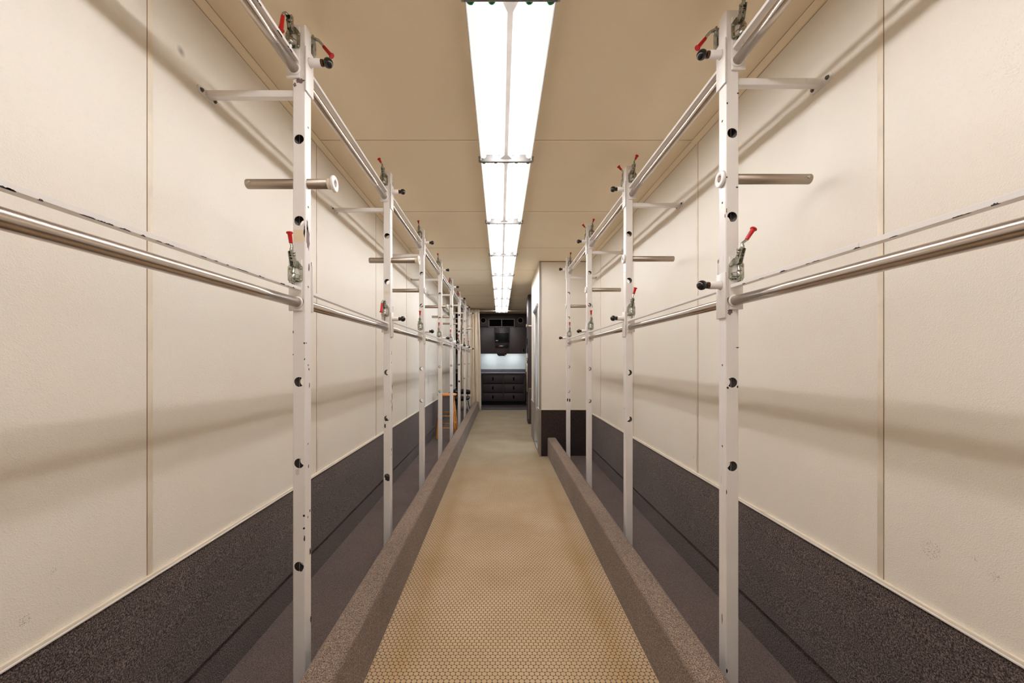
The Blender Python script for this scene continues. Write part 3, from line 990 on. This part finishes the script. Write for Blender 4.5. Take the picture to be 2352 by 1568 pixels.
def endplate_mesh():
    b = MB()
    b.box(-FW - 0.002, FW + 0.002, 0, 0.010, -0.056, -0.001, M['fix_plate'], 0.0015)
    for sx in (-1, 1):
        b.box(sx * (FW + 0.004) - 0.010, sx * (FW + 0.004) + 0.010, -0.006, 0.016, -0.052, -0.020, M['zinc'], 0.003)
    return b.mesh('end_plate')
def lamp_mesh(m):
    b = MB()
    r = 0.018
    n = 5
    pr = [(0.022, 0.0162)] + [(0.024 + 0.004 * (1 - cos(pi / 2 * k / n)), 0.0162 + (r - 0.0162) * sin(pi / 2 * k / n)) for k in range(1, n + 1)]
    far = [(0.036, 0.006)] + [(0.036 + 0.018 * (1 - cos(pi / 2 * k / n)), 0.006 + (r - 0.006) * sin(pi / 2 * k / n)) for k in range(1, n + 1)]
    pr2 = pr + [(PITCH - q[0], q[1]) for q in reversed(far)]
    b.lathe((0, 0, 0), (0, 1, 0), pr2, m, 20)
    return b.mesh('lamp_tube')
def cap_mesh():
    b = MB()
    b.lathe((0, 0, 0), (0, 1, 0), [(0.0102, 0.0150), (0.012, 0.0188), (0.024, 0.0190), (0.026, 0.0165)], M['green'], 20)
    return b.mesh('end_cap')
GL = 'row of four tube fluorescent ceiling lights'
for i in range(-2, 9):  # lights behind the camera are unseen, added to brighten the post fronts
    y = 1.489 + PITCH * (i - 1)
    if i < 1: w = ['farthest unseen one added behind the camera', 'nearest unseen one added behind the camera', 'cut off by the top of the photo'][i + 2]
    else: w = 'the %s from the camera shown whole' % ORD[i - 1] if i < 8 else 'last of the row, past the curtain rod'
    t = thing('ceiling_light', 'white four tube fluorescent ceiling light, ' + w, 'light', (XF, y, ZC - 0.0005), GL)
    put('housing', cached('hous', housing_mesh), t)
    put('ballast_cover', cached('ball', ballast_mesh), t)
    put('end_plate', cached('endp', endplate_mesh), t)
    put('end_plate', CACHE['endp'], t, (0, PITCH - 0.010, 0))
    for x in (-0.153, -0.072, 0.072, 0.153):
        lit = abs(x) < 0.1
        l = put('lamp_tube', cached(('lamp', lit), lambda: lamp_mesh(M['tube' if lit else 'tube_off'])), t, (x, 0, -0.036))
        l['label'] = 'lit inner tube' if lit else 'unlit outer tube with added glow'
        c = put('end_cap', cached('cap', cap_mesh), l)
        c['label'] = 'green end cap'

# ------------------------------------------------------------------ far end: cabinets
YB, YU = 11.90, 12.00
sb = YB / F_PX; su = YU / F_PX
def bx(px): return (px - 1149) * sb
def bz(py): return HF + (827 - py) * sb
def ux(px): return (px - 1149) * su
def uz(py): return HF + (827 - py) * su
b = MB(); b.box(-1.51, 1.25, 10.9, Y1, -0.08, 0.0, M['mat']); struct(b.build('floor_kitchen'))
b = MB()
b.box(-1.2, 0.78, 10.902, 11.99, 0.0, 0.010, M['mat'])
for k in range(56):
    xx = -1.18 + k * 0.035
    b.box(xx, xx + 0.016, 10.905, 11.985, 0.010, 0.018, M['mat'])
tag(b.build('floor_mat'), 'ribbed dark rubber mat on the floor before the dark drawers', 'mat')

# base cabinet with drawers
base = thing('base_cabinet', 'dark brown base cabinet with two columns of three drawers under the grey counter', 'cabinet', (0, YB, 0.0))
b = MB()
b.box(-1.50, 0.80, 0.022, 0.58, 0.135, 0.980, M['dark_gap'])
b.box(-1.50, 0.80, 0.12, 0.58, 0.010, 0.135, M['dark_gap'])
b.box(-1.50, 0.80, 0.010, 0.024, 0.935, 0.980, M['dark_lam'])
for px in (1107.5, 1156, 1204):
    b.box(bx(px) - 0.010, bx(px) + 0.010, 0.012, 0.024, 0.135, 0.935, M['dark_lam'])
b.build('body', base)
rowz = ((861.4, 879.8), (881.8, 900.7), (902.8, 921.0))
for xa, xb in ((bx(1048), bx(1105.5)), (bx(1109.4), bx(1154.6)), (bx(1157.6), bx(1202.2))):
    for ya, yb in rowz:
        b = MB(); b.box(xa, xb, 0.0, 0.022, bz(yb), bz(ya), M['dark_drawer'], 0.003)
        dr = b.build('drawer', base)
        b = MB()
        xc = (xa + xb) / 2; zc = (bz(ya) + bz(yb)) / 2 + 0.01
        b.box(xc - 0.020, xc + 0.020, -0.004, 0.004, zc - 0.050, zc + 0.050, M['slot'], 0.0035)
        b.build('pull_slot', dr)
b = MB()
b.box(-1.50, 0.80, YB - 0.03, Y1 - 0.02, 0.982, 1.010, M['counter'], 0.003)
b.box(-1.50, 0.80, Y1 - 0.02, Y1 - 0.001, 0.982, 1.100, M['counter'], 0.003)
b.box(-1.50, 0.80, YB - 0.034, YB - 0.028, 0.984, 1.012, M['edge'], 0.002)
tag(b.build('countertop'), 'grey violet laminate countertop with upstand over the dark drawers', 'countertop')

# upper cabinet
up = thing('wall_cabinet', 'tall dark brown wall cabinet with fascia vents filling the end wall above the counter', 'cabinet', (0, YU, uz(812)))
Z0 = uz(812)
b = MB()
b.box(-1.50, 0.80, 0.022, 0.498, 0.060, ZC - Z0 - 0.002, M['dark_lam'])
b.box(-1.50, 0.80, 0.022, 0.040, 0.0, 0.060, M['dark_lam'])
b.box(-1.50, 0.80, 0.012, 0.024, uz(750.4) - Z0 - 0.006, uz(750.4) - Z0 + 0.006, M['dark_gap'])
b.build('body', up)
for nm, xa, xb in (('door', ux(1048), ux(1134.4)), ('centre_panel', ux(1135.6), ux(1170.2)), ('door', ux(1171.6), ux(1206.6))):
    b = MB(); b.box(xa, xb, 0.0, 0.021, 0.006, uz(751.5) - Z0, M['dark_lam'], 0.003)
    dd = b.build(nm, up)
    if nm == 'door':
        xc = ux(1103) if xa < -0.5 else ux(1203.2)
        b = MB(); b.box(xc - 0.016, xc + 0.016, -0.004, 0.004, uz(808) - Z0, uz(801) - Z0, M['slot'], 0.0035); b.build('pull_slot', dd)
b = MB(); b.box(-1.50, 0.80, 0.004, 0.021, uz(749.6) - Z0, ZC - Z0 - 0.004, M['dark_lam'], 0.002); b.build('fascia', up)
# framed vent
b = MB()
x0, x1, xm = ux(1122.3), ux(1182.2), ux(1152.3)
z0, z1 = uz(750.8) - Z0, uz(732.0) - Z0
fw = 0.022
b.box(x0, x1, -0.010, 0.004, z0, z0 + fw, M['frame_taupe'], 0.002)
b.box(x0, x1, -0.010, 0.004, z1 - fw, z1, M['frame_taupe'], 0.002)
for a in (x0, xm - fw / 2, x1 - fw): b.box(a, a + fw, -0.010, 0.004, z0 + fw, z1 - fw, M['frame_taupe'], 0.002)
v = b.build('vent_frame', up)
b = MB(); b.box(x0 + fw, x1 - fw, -0.003, 0.003, z0 + fw, z1 - fw, M['slot'])
for k in range(1, 9):
    zz = z0 + fw + (z1 - z0 - 2 * fw) * k / 9
    b.box(x0 + fw, x1 - fw, -0.006, -0.003, zz - 0.002, zz + 0.002, M['slot'])
b.build('vent_grille', v)

# round speakers
for px, w in ((1109.8, 'left, next to the cream curtain'), (1195.3, 'right, at the dark tall cabinet')):
    t = thing('speaker', 'round black speaker in the dark fascia on the ' + w, 'speaker', (ux(px), YU + 0.004, uz(735.6)), 'round fascia speakers')
    b = MB()
    n = 28
    b.lathe((0, 0, 0), (0, -1, 0), [(0, 0.088), (0.008, 0.088), (0.010, 0.084), (0.010, 0.078), (0.004, 0.074)], M['frame_taupe'], n); b.build('rim', t)
    b = MB(); b.lathe((0, 0, 0), (0, -1, 0), [(0.0005, 0.074), (0.0055, 0.072), (0.007, 0.03), (0.009, 0.001)], M['slot'], n); b.build('grille', t)

# monitor
x0, x1, z0, z1 = ux(1137.3), ux(1169.0), uz(786.2), uz(764.3)
t = thing('monitor', 'small black flat screen monitor hung on the dark centre panel', 'monitor', ((x0 + x1) / 2, YU - 0.001, z0))
w, h = (x1 - x0) / 2, z1 - z0
b = MB(); b.box(-w, w, -0.055, -0.012, 0, h, M['black'], 0.008, 3); b.box(-0.06, 0.06, -0.012, 0.0, h * 0.3, h * 0.7, M['black']); b.build('housing', t)
b = MB(); b.box(-w + 0.016, w - 0.016, -0.0575, -0.054, 0.034, h - 0.016, M['screen'], 0.001); b.build('screen', t)
b = MB(); b.box(-w + 0.02, -w + 0.085, -0.0590, -0.0572, 0.042, 0.066, M['label']); o = b.build('sticker', t); o['label'] = 'small pale sticker'
b = MB()
for xx in (-0.05, 0.06): b.box(xx - 0.025, xx + 0.025, -0.05, -0.02, h, h + 0.008, M['frame_taupe'], 0.002)
b.build('top_clip', t)

# stereo in its slot
x0, x1, z0, z1 = ux(1138.2), ux(1167.6), uz(799.2), uz(789.8)
t = thing('car_stereo', 'black stereo slot with a red and white mark below the monitor', 'stereo', ((x0 + x1) / 2, YU - 0.0005, z0))
w, h = (x1 - x0) / 2, z1 - z0
b = MB(); b.box(-w, w, -0.014, 0, 0, h, M['black'], 0.003); b.build('face', t)
b = MB()
zc = h * 0.52
pts = [(-0.085 + 0.01 * k, 0) for k in range(0, 12)]
up_e = [(-0.075 + 0.0115 * k, zc + 0.020 * sin(pi * (k + 1) / 13) * (1 - 0.03 * k)) for k in range(12)]
lo_e = [(-0.075 + 0.0115 * k, zc - 0.012 * sin(pi * (k + 1) / 13)) for k in range(12)]
b.prism([(x, -0.0155, z) for x, z in up_e + lo_e[::-1]], (0, 0.002, 0), M['label'])
b.prism([(-0.082 + 0.018 * cos(a), -0.0165, zc - 0.004 + 0.018 * sin(a)) for a in [2 * pi * k / 12 for k in range(12)]], (0, 0.002, 0), M['red'])
b.box(0.062, 0.070, -0.0155, -0.013, zc + 0.010, zc + 0.020, M['label'])
o = b.build('badge', t); o['label'] = 'red dot and white swoosh badge'

# device under the cabinet
x0, x1 = ux(1143.2), ux(1162.2)
t = thing('cabinet_radio', 'black box with a red light hanging under the middle of the dark wall cabinet', 'radio', ((x0 + x1) / 2, YU + 0.004, uz(812)))
w = (x1 - x0) / 2
b = MB()
b.prism([(-w - 0.03, 0, 0), (w + 0.03, 0, 0), (w - 0.01, 0, -0.058), (w - 0.03, 0, -0.070), (-w + 0.03, 0, -0.070), (-w + 0.01, 0, -0.058)], (0, 0.16, 0), M['black']); b.build('housing', t)
b = MB(); b.box(w - 0.035, w - 0.015, -0.003, 0.001, -0.050, -0.036, M['led_red']); o = b.build('indicator', t); o['label'] = 'red indicator light'
# lights under the cabinet, hidden by its lower edge
for xx, w in ((-0.30, 'left of the black box'), (0.42, 'right of the black box')):
    t = thing('under_cabinet_light', 'cool white strip light under the dark wall cabinet, ' + w, 'light', (xx, YU + 0.20, Z0 + 0.0595))
    b = MB(); b.box(-0.22, 0.22, -0.03, 0.03, -0.012, 0, M['white_plastic'], 0.003); b.build('housing', t)
    b = MB(); b.box(-0.21, 0.21, -0.024, 0.024, -0.018, -0.0125, M['led_cool']); b.build('diffuser', t)

# ------------------------------------------------------------------ dark tall cabinet, fridge and small fittings on the right
t = thing('tall_cabinet', 'dark brown floor to ceiling cabinet just past the cream partition', 'cabinet', (0.94, 8.5, 0))
b = MB(); b.box(-0.336, 0.325, 0.012, 0.42, 0.0, ZC - 0.003, M['dark_lam'], 0.003); b.build('body', t)
b = MB(); b.box(-0.326, 0.325, -0.004, 0.012, 0.80, ZC - 0.02, M['dark_lam'], 0.003); b.build('upper_door', t)
b = MB(); b.box(-0.326, 0.325, -0.004, 0.012, 0.10, 0.78, M['dark_lam'], 0.003)
dd = b.build('lower_door', t)
b = MB(); b.box(-0.326, 0.325, -0.0065, -0.004, 0.765, 0.775, M['frame_taupe']); b.box(-0.326, -0.316, -0.0065, -0.004, 0.11, 0.765, M['frame_taupe'])
b.build('edge_strip', dd)
b = MB(); b.box(-0.352, -0.337, 0.10, 0.13, 1.72, 1.86, M['black'], 0.003); b.build('pull_handle', t)
t = thing('garment_rod', 'short cream rod with round flange crossing the dark tall cabinet', 'rod', (0.555, 8.40, HF + 0.737))
b = MB(); b.tube([(0.012, 0, 0), (0.715, 0, 0)], 0.012, M['cream'], 14); b.build('rod', t)
b = MB(); b.lathe((0, 0, 0), (1, 0, 0), [(0, 0.034), (0.008, 0.034), (0.02, 0.024), (0.05, 0.014)], M['cream'], 18); b.build('flange', t)

t = thing('refrigerator', 'built-in refrigerator door with pale edge on the aisle side of the dark tall cabinet', 'refrigerator', (0.602, 8.52, 0.69))
b = MB(); b.box(-0.028, 0.0, 0.0, 0.38, 0.0, 0.635, M['black'], 0.004); b.build('door', t)
b = MB(); b.box(-0.029, -0.002, -0.012, 0.001, 0.004, 0.628, M['fridge_edge'], 0.003); b.build('door_edge', t)
b = MB(); b.box(-0.042, -0.029, 0.005, 0.03, 0.44, 0.64, M['white_plastic'], 0.003); b.build('handle', t)
t = thing('towel_dispenser', 'small white dispenser mounted above the refrigerator on the dark tall cabinet', 'dispenser', (0.602, 8.53, 1.36))
b = MB(); b.box(-0.026, 0.0, 0.0, 0.24, 0.0, 0.055, M['zinc'], 0.004); b.build('tray', t)
b = MB(); b.box(-0.036, 0.0, -0.004, 0.26, 0.066, 0.170, M['white_plastic'], 0.006, 3); b.build('cover', t)
b = MB(); b.box(-0.024, -0.018, 0.02, 0.22, 0.172, 0.30, M['zinc'], 0.002); b.box(-0.018, 0.0, 0.02, 0.22, 0.290, 0.30, M['zinc'], 0.002); b.build('bracket', t)

# ------------------------------------------------------------------ curtain and its rod
YC = 10.74
t = thing('curtain_rod', 'cream curtain rod crossing the corridor under the ceiling before the dark cabinets', 'rod', (XL - 0.05, YC, HF + 1.352))
b = MB(); b.tube([(-0.25, 0, 0), (2.50, 0, 0)], 0.016, M['cream'], 16); b.build('rod', t)
b = MB()
b.lathe((2.516, 0, 0), (-1, 0, 0), [(0, 0.034), (0.010, 0.034), (0.022, 0.022)], M['cream'], 18)
b.lathe((-0.275, 0, 0), (1, 0, 0), [(0, 0.034), (0.010, 0.034), (0.022, 0.022)], M['cream'], 18); b.build('flange', t)
def curtain(x0, x1, folds, amp, label, flare):
    t = thing('curtain', label, 'curtain', ((x0 + x1) / 2, YC, 0.03))
    W = x1 - x0
    nu, nv = folds * 12, 26
    Z1 = HF + 1.352 - 0.03
    b = MB()
    grid = []
    for j in range(nv + 1):
        v = j / nv
        z = v * (Z1 + 0.035)
        row = []
        for i in range(nu + 1):
            u = i / nu
            ph = u * folds * 2 * pi
            a = amp * (1.0 - 0.45 * v) * (1 + 0.25 * sin(u * 9.1 + 1.3))
            y = a * sin(ph + 0.35 * sin(3 * v + u * 4)) + 0.012 * sin(v * 5 + u * 13)
            x = -W / 2 + W * u + 0.012 * sin(ph * 0.5 + v * 4) + flare * (1 - v) ** 1.4 * (u - 0.5) * 2
            if v > 0.96: y = y * 0.5 - 0.020
            row.append(b.bm.verts.new((x, y, z + 0.006 * sin(ph) * (1 - v))))
        grid.append(row)
    fs = [b.bm.faces.new((grid[j][i], grid[j][i + 1], grid[j + 1][i + 1], grid[j + 1][i])) for j in range(nv) for i in range(nu)]
    b._fin(fs, M['curtain'], True)
    o = b.build('cloth', t)
    md = o.modifiers.new('thickness', 'SOLIDIFY'); md.thickness = 0.003
    b = MB()
    for k in range(folds + 1):
        xx = -W / 2 + W * k / folds
        b.lathe((xx - 0.004, 0, Z1), (1, 0, 0), [(0, 0.022), (0.008, 0.022)], M['cream'], 16)
    b.build('ring', t)
    return t
curtain(-1.08, -0.565, 6, 0.062, 'bunched cream curtain hanging from the rod behind the last left post', 0.045)

# ------------------------------------------------------------------ wooden stool
SX, SY = -0.945, 6.96
t = thing('bar_stool', 'honey coloured wooden bar stool with round seat behind the left posts', 'stool', (SX, SY, 0.006))
b = MB()
R = 0.175
b.lathe((0, 0, 0.745), (0, 0, 1), [(0, R - 0.025), (0.006, R - 0.008), (0.018, R), (0.030, R - 0.003), (0.038, R - 0.014), (0.036, R - 0.06), (0.033, 0.001)], M['wood'], 40)
b.build('seat', t)
feet = [(sx * 0.165, sy * 0.150) for sx in (-1, 1) for sy in (-1, 1)]
tops = [(sx * 0.100, sy * 0.095) for sx in (-1, 1) for sy in (-1, 1)]
for (fx, fy), (tx, ty) in zip(feet, tops):
    b = MB()
    P = lambda v: (fx + (tx - fx) * v, fy + (ty - fy) * v, 0.002 + 0.748 * v)
    b.tube([P(0), P(0.02), P(0.35), P(0.6), P(1.0)], [0.016, 0.019, 0.021, 0.020, 0.015], M['wood'], 14)
    b.build('leg', t)
def at(k, z):
    v = (z - 0.002) / 0.748
    return Vector((feet[k][0] + (tops[k][0] - feet[k][0]) * v, feet[k][1] + (tops[k][1] - feet[k][1]) * v, z))
for a, c, zz in ((0, 2, 0.19), (1, 3, 0.23), (0, 1, 0.26), (2, 3, 0.26), (0, 2, 0.40), (1, 3, 0.44), (0, 1, 0.47), (2, 3, 0.47)):
    b = MB(); b.tube([at(a, zz), (at(a, zz) + at(c, zz)) / 2, at(c, zz)], [0.008, 0.0105, 0.008], M['wood'], 10); b.build('rung', t)

# ------------------------------------------------------------------ black chair
CX, CY = -0.945, 9.50
t = thing('side_chair', 'black vinyl chair with low back and chrome legs, beyond the wooden stool', 'chair', (CX, CY, 0.006))
b = MB(); b.box(-0.205, 0.205, -0.20, 0.22, 0.430, 0.492, M['vinyl'], 0.028, 4); b.build('seat', t)
b = MB()
pr = []
for sgn, off in ((1, 0.0), (-1, 0.045)):
    r = []
    for k in range(11):
        q = -1 + 2 * k / 10
        r.append((q * 0.205, 0.225 + off - 0.05 * q * q))
    pr += r if sgn > 0 else r[::-1]
tmp = bmesh.new()
A = [tmp.verts.new((x, y, 0.535)) for x, y in pr]
Bv = [tmp.verts.new((x, y + 0.02, 0.655 - 0.02 * abs(x / 0.205) ** 2)) for x, y in pr]
n = len(pr)
for k in range(n): tmp.faces.new((A[k], A[(k + 1) % n], Bv[(k + 1) % n], Bv[k]))
tmp.faces.new(A[::-1]); tmp.faces.new(Bv)
bmesh.ops.recalc_face_normals(tmp, faces=tmp.faces[:])
bmesh.ops.bevel(tmp, geom=[e for e in tmp.edges if abs(e.verts[0].co.z - e.verts[1].co.z) < 0.04], offset=0.014, segments=3, affect='EDGES')
b.merge(tmp, M['vinyl'], True)
b.build('backrest', t)
b = MB()
for sx in (-1, 1): b.tube([(sx * 0.13, 0.17, 0.435), (sx * 0.135, 0.255, 0.46), (sx * 0.135, 0.265, 0.54), (sx * 0.135, 0.258, 0.60)], 0.010, M['black'], 10)
b.build('back_support', t)
for sx in (-1, 1):
    for y0, y1 in ((-0.15, -0.19), (0.17, 0.23)):
        b = MB(); b.tube([(sx * 0.120, y0, 0.432), (sx * 0.150, (y0 + y1) / 2, 0.36), (sx * 0.215, y1, 0.012), (sx * 0.216, y1, 0.001)], [0.011, 0.011, 0.011, 0.012], M['chrome'], 12)
        b.build('leg', t)
b = MB()
b.box(-0.125, 0.125, -0.16, 0.18, 0.405, 0.432, M['black'], 0.006); b.build('seat_frame', t)

# white glove-like roll pushed over a rail end by the fifth post
t = thing('white_roll', 'small white roll hung over the lower rail past the fifth left post', 'roll', (-0.770, 6.56, ZL + 0.036))
b = MB()
R = 0.040
b.lathe((-0.03, 0, 0.03), (1, 0, 0), [(0, 0.022), (0, R - 0.004), (0.004, R), (0.052, R), (0.056, R - 0.004), (0.056, 0.022)], M['white_plastic'], 28)
b.build('roll', t)
b = MB(); b.lathe((-0.028, 0, 0.03), (1, 0, 0), [(0, 0.021), (0.052, 0.021)], M['black'], 20); b.build('core', t)
